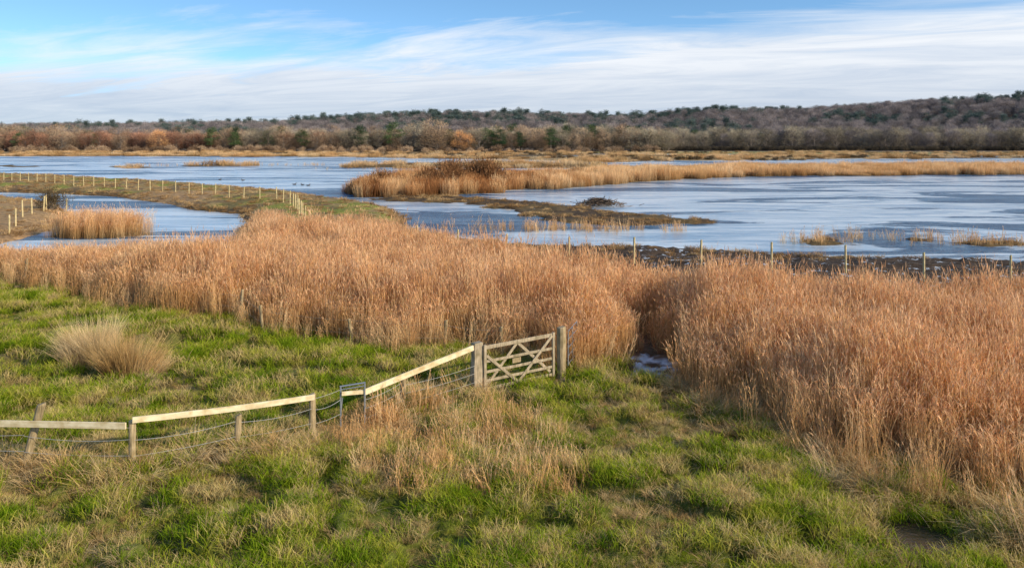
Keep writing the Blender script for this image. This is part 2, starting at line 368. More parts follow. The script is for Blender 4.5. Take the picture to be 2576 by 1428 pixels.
def straw_tuft(seed,n=80,h=(.15,.38),rad=.16,w=.011):
    rs=np.random.RandomState(seed); a=Acc(); base=disc(n,rad,rs,-.03)
    az=np.arctan2(base[:,1],base[:,0])+rs.normal(0,.6,n)
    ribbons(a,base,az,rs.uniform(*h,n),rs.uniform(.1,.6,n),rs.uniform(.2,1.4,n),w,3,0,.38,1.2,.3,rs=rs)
    return a.mesh('straw',[MS])
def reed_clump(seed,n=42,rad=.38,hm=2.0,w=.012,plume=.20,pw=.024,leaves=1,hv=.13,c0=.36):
    rs=np.random.RandomState(seed); a=Acc(); base=disc(n,rad,rs,-.1)
    az=rs.normal(2.6,1.3,n); h=rs.normal(hm,hm*hv,n)
    lean=np.abs(rs.normal(0,.06,n)); bend=np.abs(rs.normal(.02,.05,n))
    tip=ribbons(a,base,az,h,lean,bend,w,4,0,c0,1.12,.35,.45,rs=rs)  # darker stem foot: natural reed tone plus shade baked into the colour
    for k in range(leaves):
        t=rs.uniform(.25,.9,n); r=h*(lean*t+bend*t*t)
        p=np.stack([base[:,0]+np.cos(az)*r,base[:,1]+np.sin(az)*r,base[:,2]+h*t],1)
        ribbons(a,p,az+rs.normal(0,1.2,n),rs.uniform(.2,.4,n),rs.uniform(.1,.5,n),rs.uniform(.1,1.0,n),.011,2,0,.8,1.1,.25,rs=rs)
    for k in range(2):
        p=tip-np.array([0,0,.06]); ribbons(a,p,az+rs.normal(0,.5,n),rs.uniform(.6,1.4,n)*plume,.10,.3,pw,2,1,1.,1.1,.35,.85,rs=rs)
    return a.mesh('reed',[MR,MP])
def meadow(x,y): return (y<frontY(x)+.3)
def pts(sp,y0,y1,cond,marg=3):
    X,Y=jgrid(-y1*.68-marg,y1*.68+marg,y0,y1,sp); k=inview(X,Y,marg); X,Y=X[k],Y[k]; k=cond(X,Y); return X[k],Y[k]
def mead_c(x,y):
    return meadow(x,y)&(sd(PUD,x,y)<-.05)&~((sd(SNOW,x,y)>-.1))
Xa,Ya=pts(.24,9.5,22,mead_c); Xb,Yb=pts(.36,22,47,mead_c)
X=np.r_[Xa,Xb];Y=np.r_[Ya,Yb]
hn=fbm(X*1.5,Y*1.5,31,3); sc_=(.45+1.25*sstep(.35,.70,hn))*np.where(Y>22,1.3,1.0)
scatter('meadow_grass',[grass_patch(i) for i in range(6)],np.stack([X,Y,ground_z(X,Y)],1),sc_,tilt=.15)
def line_d(pl,x,y):
    d=np.full(x.shape,1e9)
    for (ax,ay),(bx,by) in zip(pl[:-1],pl[1:]):
        ex,ey=bx-ax,by-ay; t=np.clip(((x-ax)*ex+(y-ay)*ey)/(ex*ex+ey*ey),0,1)
        d=np.minimum(d,np.hypot(x-ax-ex*t,y-ay-ey*t))
    return d
FL=[(-16,17.5),(-10.7,17.0),(-8.2,16.9),(-6.3,17.9),(-4.8,18.8),(-3.7,19.6),(-2.9,20.8),(-1,22.5)]
STR=[(4.6,22.3),(5.2,20.4),(6.5,18.0),(7.6,16.3),(8.6,15.0),(9.8,13.6),(11,12.3)]
def strY(x): return np.interp(x,[p[0] for p in STR],[p[1] for p in STR])
def tongue(x,y): # rank tussocks lying between the reed edge and the meadow
    return sstep(3.8,5,x)*sstep(-1.8,.1,y-strY(x))*(y<frontY(x)+.4)*(y<24)
def straw_c(x,y):
    d=line_d(FL,x,y); e=frontY(x)-y
    p=.20+.9*sstep(.46,.56,fbm(x*1.15,y*1.15,111,4))
    p=np.maximum(p,1.0*(1-sstep(.4,1.3,d))*(.5+.5*(fbm(x*.9,y*.9,5,2)>.42)))
    p=np.maximum(p,1.0*tongue(x,y)*(.5+.5*(fbm(x*1.3,y*1.3,15,2)>.42)))
    p=np.maximum(p,.95*(1-sstep(.1,1.3,e)))
    p=np.maximum(p,.85*sstep(-.9,.4,sd(THA,x,y)))
    p=np.maximum(p,.85*sstep(1,5,x)*sstep(12,17,y)*(.3+.7*(fbm(x*.9,y*.9,19,2)>.45)))
    p=np.where((x<-5)&(y>19),p*.62,p)
    return mead_c(x,y)&(R.uniform(0,1,x.shape)<p)
Xa,Ya=pts(.24,10,24,straw_c); Xb,Yb=pts(.45,24,47,straw_c)
X=np.r_[Xa,Xb];Y=np.r_[Ya,Yb]
dd=line_d(FL,X,Y); tg=tongue(X,Y)
sc_=R.uniform(.3,.85,len(X))*(1+1.2*(dd<.8)*(fbm(X,Y,3,2)>.45)+1.5*tg*sstep(.35,.6,fbm(X*1.1,Y*1.1,4,2)))*np.where(Y>24,.8,1)
scatter('straw_grass',[straw_tuft(i+20) for i in range(6)],np.stack([X,Y,ground_z(X,Y)],1),sc_,tilt=.25)
def tha_c(x,y): return (sd(THA,x,y)+(fbm(x*.8,y*.8,7,3)-.5)*3.2>0)&(fbm(x*1.7,y*1.7,77,2)>.34)
X,Y=pts(.30,15,22,tha_c)
k=22; t_=R.uniform(.74,1,k); fx=np.interp(t_,np.linspace(0,1,len(FL)),[p[0] for p in FL])+R.normal(0,.3,k); fy=np.interp(t_,np.linspace(0,1,len(FL)),[p[1] for p in FL])+R.normal(0,.25,k)
X=np.r_[X,fx];Y=np.r_[Y,fy]; ss=np.r_[R.uniform(.5,1.2,len(X)-k),R.uniform(.8,1.6,k)]
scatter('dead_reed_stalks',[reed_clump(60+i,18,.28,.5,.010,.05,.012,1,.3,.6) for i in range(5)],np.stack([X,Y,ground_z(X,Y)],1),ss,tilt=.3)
# reed bed
def reed_c(x,y): return ((sd(REED,x,y)+(fbm(x*.8,y*.8,17,2)-.5)*1.4>0)|(sd(REEDL,x,y)+(fbm(x,y,18,2)-.5)*1.5>0))&(sd(SNOW,x,y)<-.2)
X,Y=pts(.37,12,67,reed_c,4)
e=sd(REED,X,Y); inL=sd(REEDL,X,Y)>-2
hs=(.70+.58*fbm(X*.5,Y*.5,27,3)+.2*(vnoise(X*1.4,Y*1.4,28)-.5)+R.normal(0,.045,len(X)))*(.62+.38*sstep(0,1.7,e))
hs=np.where(inL,R.uniform(.45,1.0,len(X)),hs)
hs*=np.where((X>7)&(Y<19.5),.85,1)*np.where((X>7.5)&(Y<17.5),.85,1)
hs*=np.where((Y>37)&(~inL),np.interp(X,[-30,-24,-17,-14],[.55,.68,.86,1]),1)
sx=R.uniform(.85,1.1,len(X))
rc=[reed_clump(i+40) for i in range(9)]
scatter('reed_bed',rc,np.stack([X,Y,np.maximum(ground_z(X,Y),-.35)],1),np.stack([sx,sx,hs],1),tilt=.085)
def fr_c(x,y):
    e=sd(REED,x,y)+(fbm(x*1.3,y*1.3,97,2)-.5)*1.6; return (((e>-.9)&(e<.4))|((tongue(x,y)>.5)&(fbm(x*1.2,y*1.2,98,2)>.58)))&(y<46)&(R.uniform(0,1,x.shape)<.6)&(sd(SNOW,x,y)<-.25)
X,Y=pts(.3,12,46,fr_c)
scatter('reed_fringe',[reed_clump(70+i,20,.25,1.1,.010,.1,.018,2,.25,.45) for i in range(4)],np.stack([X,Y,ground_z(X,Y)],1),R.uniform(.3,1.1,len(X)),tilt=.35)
def rush(seed):
    rs=np.random.RandomState(seed); a=Acc(); n=1100; base=disc(n,.42,rs,-.05)
    az=np.arctan2(base[:,1],base[:,0])+rs.normal(0,.6,n)
    ribbons(a,base,az,rs.uniform(.6,1.5,n),rs.uniform(.02,.35,n),rs.uniform(.05,.45,n),.011,4,0,.36,1.15,.35,rs=rs)
    return a.mesh('rush',[MS])
rp=[(-14.5,26.3,.85),(-14.0,26.1,1.2),(-13.4,25.9,1.1),(-12.0,24.3,1.0),(-11.5,24.1,1.15),(-11.2,24.6,.75)]
scatter('rush_clump',[rush(1),rush(2)],[(a,b,gz(a,b)) for a,b,c in rp],[c for a,b,c in rp],idx=[0,1,0,1,0,1],tilt=.22)
# ------------------------------------------------------------------ marsh vegetation, far
MB=leafmat('sedge_brown',[(.3,(.34,.19,.08)),(.55,(.54,.33,.15)),(.75,(.74,.50,.25))],.25,.2,.5)
MRB=leafmat('red_reed',[(.3,(.38,.16,.06)),(.6,(.64,.32,.13)),(.8,(.80,.50,.25))],.15,.25,.5)
MFR=leafmat('far_reed',[(.3,(.70,.40,.17)),(.55,(.86,.55,.28)),(.8,(.94,.69,.41))],.05,.3,.4)
def far_reed(seed,mt,n=230,rad=1.1,h=2.0,w=.03):
    rs=np.random.RandomState(seed); a=Acc(); base=disc(n,rad,rs,-.15)
    ribbons(a,base,rs.uniform(0,6.28,n),rs.normal(h,.22*h,n),np.abs(rs.normal(0,.1,n)),np.abs(rs.normal(.05,.1,n)),w,2,0,.42,1.1,.3,.5,rs=rs)
    return a.mesh('farreed',[mt])
fr=[far_reed(i,MFR) for i in range(3)]+[far_reed(i+5,MRB) for i in range(3)]
X,Y=jgrid(-30,240,98,240,1.6); k=inview(X,Y,12); X,Y=X[k],Y[k]
pn=region(X,Y)[1]
k=(pn>.8)&((pn<16)|(R.uniform(0,1,X.shape)<.3))&((X<60)|(pn<14)); X,Y=X[k],Y[k]
rb=sstep(18,-2,X)*.8*(Y<165)
idx=np.where(R.uniform(0,1,len(X))<rb,R.randint(3,6,len(X)),R.randint(0,3,len(X)))
hh=(.30+1.1*fbm(X*.12,Y*.12,55,3))*R.uniform(.65,1.15,len(X))*np.where(Y<150,1.0,.8)
scatter('marsh_reeds',fr,np.stack([X,Y,ground_z(X,Y)],1),np.stack([np.full(len(X),1.1)]*2+[hh],1),idx=idx)
X,Y=jgrid(-320,330,200,480,4.2); k=inview(X,Y,20); X,Y=X[k],Y[k]
_,_,_,il,fa=region(X,Y)
sh_=np.where(X<40,1.0,.35)
den_=np.where(fa>0,.06+sh_*.9*(1-sstep(4,30,fa))*(fbm(X*.02,Y*.05,29,3)>.40)+.22*(fbm(X*.012,Y*.05,39,3)>.56),0)
den_=np.where(il>-.5,.55*(fbm(X*.06,Y*.08,49,2)>.42),den_)
k=R.uniform(0,1,len(X))<den_; X,Y=X[k],Y[k]
scatter('far_reeds',fr[:3]+[far_reed(9,MB)],np.stack([X,Y,ground_z(X,Y)],1),np.stack([np.full(len(X),2.2)]*2+[R.uniform(.3,.8,len(X))],1),idx=R.choice([0,1,2,3],len(X),p=[.25,.2,.2,.35]))
def tuft_b(seed,n=80,rad=.45,h=.35):
    rs=np.random.RandomState(seed); a=Acc(); base=disc(n,rad,rs,-.05)
    ribbons(a,base,rs.uniform(0,6.28,n),rs.uniform(.3,1,n)*h,rs.uniform(0,.6,n),rs.uniform(.1,.9,n),.03,2,0,.5,1.1,.3,.7,rs=rs)
    return a.mesh('sedge',[MB])
X,Y=jgrid(-100,60,48,172,.75); k=inview(X,Y,6); X,Y=X[k],Y[k]
ma,pe,sp_,il,fa=region(X,Y)
pr=np.where(np.maximum(sp_,il)>-.1,.6*(fbm(X*.5,Y*.5,3,2)>.45),0)
pr=np.where((ma>.2)&(Y>60)&(Y<172),.20+.5*(ma<2),pr)
pr=np.where((ma>-.3)&(Y<60)&(X>-6)&(sd(REED,X,Y)<-1),.3,pr)
k=R.uniform(0,1,len(X))<pr; X,Y=X[k],Y[k]
scatter('marsh_sedge',[tuft_b(i) for i in range(4)],np.stack([X,Y,ground_z(X,Y)],1),R.uniform(.5,1.3,len(X)),tilt=.2)
sh=[(2.5,67,6,2.2),(7,66,4,2),(23,59,3,1.2),(34,57.5,5,1.5),(30,59.5,2.5,1),(26.5,61,2,1),(12,66,3,1),(22,58,3,1),(38,57,4,1),(-90,232,20,8),(-60,236,20,6),(20,210,30,6),(-20,205,25,5)]
L=[]
for cx,cy,rx,ry in sh:
    k=int(34*rx*ry/6) if cy<100 else 60
    L.append(np.stack([R.normal(cx,rx*.5,k),R.normal(cy,ry*.5,k)],1))
L=np.concatenate(L)
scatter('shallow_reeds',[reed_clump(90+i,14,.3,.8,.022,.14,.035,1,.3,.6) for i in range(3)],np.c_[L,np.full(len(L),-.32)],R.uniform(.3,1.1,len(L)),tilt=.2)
# ================================================================== TREES
def treemat(name,c0,c1,tr=.15,rnd=.9):
    return leafmat(name,[(.2,c0),(.8,c1)],.02,tr,rnd,.8)
MBk,nt,b=mat('bark'); b.inputs['Base Color'].default_value=(.20,.16,.13,1); b.inputs['Roughness'].default_value=.9
def cone(acc,p0,p1,r0,r1,mi,seg=5,col=1.):
    p0=np.array(p0,float);p1=np.array(p1,float); d=p1-p0; d/=np.linalg.norm(d)+1e-9
    u=np.cross(d,[.3,.9,.2]); u/=np.linalg.norm(u); v=np.cross(d,u)
    an=np.arange(seg)*2*math.pi/seg
    ring=np.cos(an)[:,None]*u+np.sin(an)[:,None]*v
    acc.add(np.r_[p0+ring*r0,p1+ring*r1],[(i,(i+1)%seg,seg+(i+1)%seg,seg+i) for i in range(seg)],mi,col)
def slivers(acc,c,d,L,w,mi,col,rs):
    n=len(c); side=np.cross(d,rs.normal(0,1,(n,3))); side/=np.linalg.norm(side,axis=1)[:,None]+1e-9
    V=np.stack([c-side*w/2,c+side*w/2,c+d*L[:,None]],1).reshape(-1,3)
    acc.add(V,[(3*i,3*i+1,3*i+2) for i in range(n)],mi,np.repeat(col,3))
def bare_tree(seed,mt,H=15,W=5.,low=.10):
    rs=np.random.RandomState(seed); a=Acc()
    lean=rs.normal(0,.3,2); top=np.array([lean[0],lean[1],H*.75])
    cone(a,(0,0,-.5),(lean[0]*.4,lean[1]*.4,H*.4),.3,.2,1); cone(a,(lean[0]*.4,lean[1]*.4,H*.4),top,.2,.06,1)
    K=38
    for k in range(K):
        t=rs.uniform(low,1); zc=H*(.10+.80*t); rad=W*math.sin(math.pi*min(1,.22+.70*t))**.6*rs.uniform(.35,1)
        an=rs.uniform(0,6.28); c=np.array([math.cos(an)*rad,math.sin(an)*rad,zc])
        st=np.array([lean[0]*.4,lean[1]*.4,max(H*.12,zc-rad*.9-H*.08)])
        mid=(st+c)/2+rs.normal(0,.3,3)
        cone(a,st,mid,.11,.07,1,4); cone(a,mid,c,.07,.025,1,3)
        n=56; off=rs.normal(0,1,(n,3))*np.array([1.1,1.1,.85]); d=off*.6+np.array([math.cos(an)*.5,math.sin(an)*.5,.9])+rs.normal(0,.4,(n,3)); d/=np.linalg.norm(d,axis=1)[:,None]
        tone=.42+.75*t # twigs get darker toward the bottom of the crown
        slivers(a,c+off,d,rs.uniform(.6,1.4,n),.15,0,np.full(n,rs.uniform(.75,1.2)*tone)*rs.uniform(.8,1.2,n),rs)
    return a.mesh('tree',[mt,MBk])
def pine_tree(seed,mt,H=18,W=3.6,conical=False):
    rs=np.random.RandomState(seed); a=Acc(); cone(a,(0,0,-.5),(0,0,H*.93),.32,.08,1)
    K=30; ph=rs.uniform(0,6.28)
    for k in range(K):
        an=rs.uniform(0,6.28)
        if conical:
            t=rs.uniform(0,1); zc=H*(.08+.88*t); rad=W*(1-t)*rs.uniform(.4,1)+.1
        else:
            t=rs.uniform(0,1); zc=H*(.34+.60*t)*(1+.05*math.sin(an+ph)); rad=W*math.sin(math.pi*min(1,.34+.58*t))*rs.uniform(.25,1)*(1+.35*math.sin(an+ph))
        c=np.array([math.cos(an)*rad,math.sin(an)*rad,zc])
        cone(a,(0,0,zc-.7),c,.1,.04,1,3)
        n=80; off=rs.normal(0,1,(n,3))*np.array([1.1,1.1,.5]); d=off+rs.normal(0,.8,(n,3)); d[:,2]+=.5; d/=np.linalg.norm(d,axis=1)[:,None]
        slivers(a,c+off,d,rs.uniform(.4,.8,n),.32,0,np.full(n,rs.uniform(.7,1.2))*rs.uniform(.8,1.2,n),rs)
    return a.mesh('pine',[mt,MBk])
TW=[treemat('twigs_red',(.24,.12,.08),(.52,.28,.18)),treemat('twigs_brown',(.26,.17,.11),(.54,.38,.25)),treemat('twigs_grey',(.24,.20,.14),(.52,.43,.31)),
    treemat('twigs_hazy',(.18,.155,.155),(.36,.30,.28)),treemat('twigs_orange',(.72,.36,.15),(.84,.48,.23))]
PG=treemat('pine_green',(.05,.09,.045),(.12,.17,.07)); PH=treemat('pine_hazy',(.085,.12,.11),(.15,.19,.165))  # hazy twigs and pines: aerial haze of the far hill mixed into their colours
protos=[]
for i in range(3): protos.append(bare_tree(i,TW[0],13.5,4.8))
for i in range(3): protos.append(bare_tree(10+i,TW[1],16.5,6.5))
for i in range(3): protos.append(bare_tree(20+i,TW[2],16,7))
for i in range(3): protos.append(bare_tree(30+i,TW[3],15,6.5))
protos.append(bare_tree(40,TW[4],14,6.5))
for i in range(2): protos.append(pine_tree(50+i,PG,16,5.2))
protos.append(pine_tree(52,PG,17,3.8,True))
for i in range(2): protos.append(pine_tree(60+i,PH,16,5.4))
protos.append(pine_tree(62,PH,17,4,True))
TX=[];TY=[];TI=[];TS=[]
def addt(x,y,i,s): TX.append(x);TY.append(y);TI.append(i);TS.append(s)
X,Y=jgrid(-620,108,505,575,8)
for a_,b_ in zip(X,Y):
    s_=a_*515/b_
    f=vnoise(np.array([a_*.03]),np.array([b_*.03]),5)[0]+R.uniform(-.25,.25)
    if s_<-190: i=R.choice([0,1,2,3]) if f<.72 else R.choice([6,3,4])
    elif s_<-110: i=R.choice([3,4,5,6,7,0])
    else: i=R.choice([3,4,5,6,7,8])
    if R.uniform()<.035: i=R.choice([13,14,15])
    if -20<s_<40 and R.uniform()<.2: i=R.choice([13,15])
    addt(a_,b_,i,R.uniform(.72,1.1)*(.87+.25*f))
for px_,s_ in ((-190,1.0),(-175,.85),(-312,.8),(-96,1.1),(-76,1.2),(-132,.9),(-7,.95)): addt(px_,503,13+int(-px_)%2,s_*.95)
for px_,i_,s_ in ((-51,4,1.3),(-47,5,1.2),(-56,7,1.15),(-32,12,.95),(-28,12,.8),(-222,12,1.0)): addt(px_,501,i_,s_)
X,Y=jgrid(-760,900,585,1010,11); X2,Y2=jgrid(-760,900,850,930,11); X=np.r_[X,X2];Y=np.r_[Y,Y2]
k=inview(X,Y,40); X,Y=X[k],Y[k]
k=(X>90)|(Y>640); X,Y=X[k],Y[k]
fz=fbm(X*.012,Y*.02,123,3)
for a_,b_,f in zip(X,Y,fz):
    t=R.uniform()
    if b_<640: i=R.choice([6,7,8,9,10])
    else: i=R.choice([9,10,11])
    pp=.03+.6*(f>.58)+.6*(b_>860)*(a_>-260)*(vnoise(np.array([a_*.02]),np.array([b_*.01]),64)[0]>.42)
    if t<pp: i=R.choice([16,17,18]) if b_>640 else R.choice([13,16])
    addt(a_,b_,i,R.uniform(.8,1.15)*(1.0 if i<13 else R.uniform(.75,1.15)))
TX=np.array(TX);TY=np.array(TY);TS=np.array(TS)
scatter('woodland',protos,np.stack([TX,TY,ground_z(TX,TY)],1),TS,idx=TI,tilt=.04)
def shrub(seed,mt,W=2.,H=2.4,K=22,n=70,w=.05):
    rs=np.random.RandomState(seed); a=Acc()
    for k in range(K):
        an=rs.uniform(0,6.28); el=rs.uniform(.25,1.5); r=rs.uniform(.55,1)
        c=np.array([math.cos(an)*math.cos(el)*W*r,math.sin(an)*math.cos(el)*W*r,math.sin(el)*H*r*.85])
        cone(a,(rs.normal(0,.15),rs.normal(0,.15),-.2),c,.05,.015,1,3)
        off=rs.normal(0,1,(n,3))*np.array([W,W,H])*.2; d=off*.8/W+np.array([c[0]/W*.6,c[1]/W*.6,.6])+rs.normal(0,.35,(n,3)); d/=np.linalg.norm(d,axis=1)[:,None]
        slivers(a,c+off,d,rs.uniform(.25,.6,n)*W/2,w,0,np.full(n,rs.uniform(.6,1.2))*rs.uniform(.8,1.2,n),rs)
    return a.mesh('shrub',[mt,MBk])
SB=treemat('shrub_brown',(.22,.105,.05),(.42,.22,.10)); SD=treemat('shrub_dark',(.12,.09,.05),(.22,.15,.09)); SH=treemat('hedge_dark',(.08,.065,.05),(.14,.11,.075))
bl=[]
for cx,cy,n_,sp0,s_ in ((-5.5,127,9,1.9,1.4),(-13.5,116,9,3.0,1.1),(-1,131,4,2,.85),(-20,109,5,2.0,.75),(14,150,3,2,.8)):
    for k in range(n_): bl.append((R.normal(cx,sp0),R.normal(cy,2),s_*R.uniform(.7,1.05)))
bl=np.array(bl)
scatter('marsh_bushes',[shrub(i,SB,2.,2.6,26,120,.08) for i in range(3)],np.stack([bl[:,0],bl[:,1],ground_z(bl[:,0],bl[:,1])],1),bl[:,2])
X=R.uniform(95,480,420); Y=R.normal(556,3,420)
X2=R.uniform(-600,95,260); Y2=R.normal(497,4,260)
X=np.r_[X,X2];Y=np.r_[Y,Y2]
scatter('field_hedge',[shrub(10+i,SH if i<2 else TW[1],3,3,20,40,.22) for i in range(3)],np.stack([X,Y,ground_z(X,Y)],1),np.where(X>95,.9,R.uniform(.5,1.3,len(X))),idx=np.where(X>95,R.randint(0,2,len(X)),2))
L=[]
for cx,cy,hl in ((70,300,45),(120,335,60),(190,345,50),(20,330,40),(-40,400,80),(60,440,60),(250,400,80)):
    k=int(hl*1.1); L.append(np.stack([R.uniform(cx-hl,cx+hl,k),R.normal(cy,2,k)],1))
L=np.concatenate(L)
scatter('marsh_scrub',[shrub(40+i,SD,1.6,1.3,14,36,.12) for i in range(2)],np.stack([L[:,0],L[:,1],ground_z(L[:,0],L[:,1])],1),R.uniform(.4,1.0,len(L)))
ob=bpy.data.objects.new('bramble_bush',shrub(33,SD,1.3,1.5,26,60,.04)); ROOT.objects.link(ob); ob.location=(-46.5,80,gz(-46.5,80)); ob.scale=(1.35,1.35,1.3)
a=Acc(); rs=np.random.RandomState(5)
for k in range(380):
    an=rs.uniform(0,6.28); r=abs(rs.normal(0,1.1)); c=np.array([math.cos(an)*r*1.35,math.sin(an)*r*.9,max(0,.85*(1-(r/2.6)**1.2))*rs.uniform(.2,1)])
    q=rs.normal(0,1,3); q[2]*=.25; q/=np.linalg.norm(q); l=rs.uniform(.3,.9); cone(a,c-q*l,c+q*l,.035,.02,0,4)
MST,nt,b=mat('sticks'); b.inputs['Base Color'].default_value=(.13,.085,.055,1); b.inputs['Roughness'].default_value=.9
ob=bpy.data.objects.new('stick_pile',a.mesh('stick_pile',[MST])); ROOT.objects.link(ob); ob.location=(10,91,-.25)
# ================================================================== FENCES / GATE
def woodmat(name,c0,c1,c2=None,sc0=8,stretch=(1,1,.12)):
    m,nt,b=mat(name); tc=nt.nodes.new('ShaderNodeTexCoord'); mp=nt.nodes.new('ShaderNodeMapping'); mp.inputs['Scale'].default_value=stretch
    nt.links.new(tc.outputs['Object'],mp.inputs[0]); n=nt.nodes.new('ShaderNodeTexNoise'); n.inputs['Scale'].default_value=sc0*4; n.inputs['Detail'].default_value=6; nt.links.new(mp.outputs[0],n.inputs['Vector'])
    r=ramp(nt,n.outputs[0],[(.3,c0),(.65,c1)])
    n2=worldnoise(nt,5,4); r2=ramp(nt,n2,[(.4,(1,1,1)),(.7,c2 or (.6,.6,.5))])
    c=mixc(nt,1.0,r.outputs[0],r2.outputs[0],'MULTIPLY'); nt.links.new(c,b.inputs['Base Color']); b.inputs['Roughness'].default_value=.8
    bp=nt.nodes.new('ShaderNodeBump'); bp.inputs['Strength'].default_value=.5; bp.inputs['Distance'].default_value=.01; nt.links.new(n.outputs[0],bp.inputs['Height']); nt.links.new(bp.outputs[0],b.inputs['Normal'])
    return m
WP=woodmat('post_wood',(.22,.16,.09),(.50,.37,.21)); WR=woodmat('rail_wood',(.66,.52,.31),(.86,.73,.50),(.7,.64,.5),3,(.12,.12,1)); WG=woodmat('gate_wood',(.26,.20,.13),(.52,.41,.28)); WN=woodmat('new_post_wood',(.56,.42,.20),(.72,.57,.31))
WI,nt,b=mat('wire'); b.inputs['Base Color'].default_value=(.5,.48,.44,1); b.inputs['Metallic'].default_value=.2; b.inputs['Roughness'].default_value=.5
GM,nt,b=mat('galvanised'); b.inputs['Base Color'].default_value=(.33,.36,.40,1); b.inputs['Metallic'].default_value=.6; b.inputs['Roughness'].default_value=.45
def post(acc,x,y,h,r,mi=0,lean=(0,0),z0=None,square=False,seg=10):
    z0=gz(x,y)-.3 if z0 is None else z0
    rs=np.random.RandomState(int(abs(x*97+y*13))%9999)
    L=5; ztop=h; V=[];F=[]
    if square: an=np.arange(4)*math.pi/2+math.pi/4+.45; seg=4; r=r*1.3
    else: an=np.arange(seg)*2*math.pi/seg
    zs=list(np.linspace(z0,ztop-.03,L))+[ztop]
    for k,zq in enumerate(zs):
        t=(zq-z0)/(ztop-z0); rr=r*(1+.04*rs.normal())*(1 if k<L else .8)
        for q in an: V.append((x+lean[0]*t+math.cos(q)*rr,y+lean[1]*t+math.sin(q)*rr,zq+(.02*math.cos(q) if k==L else 0)))
    for k in range(L):
        for i in range(seg): F.append((k*seg+i,k*seg+(i+1)%seg,(k+1)*seg+(i+1)%seg,(k+1)*seg+i))
    F.append(tuple(L*seg+i for i in range(seg)))
    acc.add(V,F,mi)
def beam(acc,p0,p1,hh,th,mi=0,bow=0.,segs=1):
    p0=np.array(p0,float);p1=np.array(p1,float); d=p1-p0; L=np.linalg.norm(d); d/=L
    s_=np.cross(d,[0,0,1]); s_/=np.linalg.norm(s_); u=np.cross(s_,d)
    V=[];F=[]
    for k in range(segs+1):
        t=k/segs; c=p0+(p1-p0)*t+np.array([0,0,bow*4*t*(1-t)])
        for a_,b_ in ((-1,-1),(1,-1),(1,1),(-1,1)): V.append(c+s_*a_*th/2+u*b_*hh/2)
    for k in range(segs):
        for i in range(4): F.append((4*k+i,4*k+(i+1)%4,4*k+4+(i+1)%4,4*k+4+i))
    F.append((3,2,1,0)); F.append(tuple(4*segs+i for i in range(4)))
    acc.add(V,F,mi)
def wire(acc,p0,p1,sag=.06,r=.0075,mi=2):
    p0=np.array(p0,float);p1=np.array(p1,float); n=8; prev=p0
    for k in range(1,n+1):
        t=k/n; c=p0+(p1-p0)*t-np.array([0,0,sag*4*t*(1-t)]); cone(acc,prev,c,r,r,mi,4); prev=c
def mk(name,acc,mats):
    me=acc.mesh(name,mats); o=bpy.data.objects.new(name,me); ROOT.objects.link(o)
    bv=o.modifiers.new('b','BEVEL'); bv.width=.006; bv.segments=1; bv.limit_method='ANGLE'
    return o
a=Acc()
post(a,-10.75,17.45,1.42,.095,0,(.42,.05)); post(a,-8.2,17.2,1.17,.075); post(a,-6.33,18.3,.9,.075,0,(.05,0)); post(a,-4.8,19.15,1.12,.08); post(a,-2.91,21.1,.99,.08,0,(.04,0))
post(a,-14.6,17.9,1.2,.08)
beam(a,(-14.8,17.72,.97),(-8.28,17.08,1.08),.14,.045,1,0,3); beam(a,(-8.15,17.09,1.20),(-4.72,19.03,1.07),.13,.045,1,-.03,5)
beam(a,(-4.22,19.72,.93),(-3.70,19.93,.91),.10,.045,1); beam(a,(-3.70,20.0,.88),(-1.10,22.66,1.30),.15,.05,1,.0,3)
pp=[(-14.6,17.9),(-10.65,17.45),(-8.2,17.2),(-6.33,18.3),(-4.8,19.15),(-4.26,19.8)]
for q in range(len(pp)-1):
    for hz,sg in ((.40,.03),(.75,.07),(1.0,.02)):
        if hz>.9 and q==2: continue
        wire(a,(pp[q][0],pp[q][1]-.07,hz),(pp[q+1][0],pp[q+1][1]-.07,hz+.02),sg)
pp=[(-3.68,19.9),(-2.91,21.05),(-1.02,22.65)]
for q in range(2):
    for hz,sg in ((.25,.03),(.5,.04),(.72,.05)): wire(a,(*pp[q],hz),(*pp[q+1],hz+.08),sg)
mk('rail_fence',a,[WP,WR,WI])
a=Acc(); post(a,-1.0,22.8,1.42,.15,0,(0,0),square=True); mk('gate_post',a,[WG])
a=Acc(); post(a,1.50,24.15,1.55,.14,0,(0,0)); mk('gate_post',a,[WP])
a=Acc(); A=np.array([-.80,22.72]); B=np.array([1.27,23.95])
def G(t,z): 
    q=A+(B-A)*t; return np.array([q[0],q[1],z+.08*t])
nrm=np.array([(B-A)[1],-(B-A)[0],0]); nrm/=np.linalg.norm(nrm)
z0g=gz(.2,23.3)+.02; z0g=max(z0g,.06); zt=z0g+1.24
beam(a,G(.012,z0g-.03)+0*nrm,G(.0121,zt+.06),.085,.075); beam(a,G(.985,z0g-.03),G(.9851,zt+.05),.08,.075)
for zb,hb_ in ((z0g+.04,.085),(z0g+.27,.08),(z0g+.52,.08),(z0g+.82,.08),(zt-.02,.11)):
    beam(a,G(.03,zb),G(.97,zb),hb_,.028)
o1=nrm*.032
beam(a,G(.03,zt-.25)+o1,G(.47,z0g+.05)+o1,.085,.022); beam(a,G(.47,z0g+.05)+o1,G(.96,zt-.03)+o1,.085,.022)
o2=-nrm*.032
beam(a,G(.03,z0g+.08)+o2,G(.47,zt-.05)+o2,.085,.022); beam(a,G(.47,zt-.05)+o2,G(.95,z0g+.12)+o2,.085,.022)
beam(a,G(.38,z0g+.70)+nrm*.05,G(.50,z0g+.70)+nrm*.05,.15,.015,1)
o=mk('farm_gate',a,[WG,WP])
a=Acc()
zb=-.15
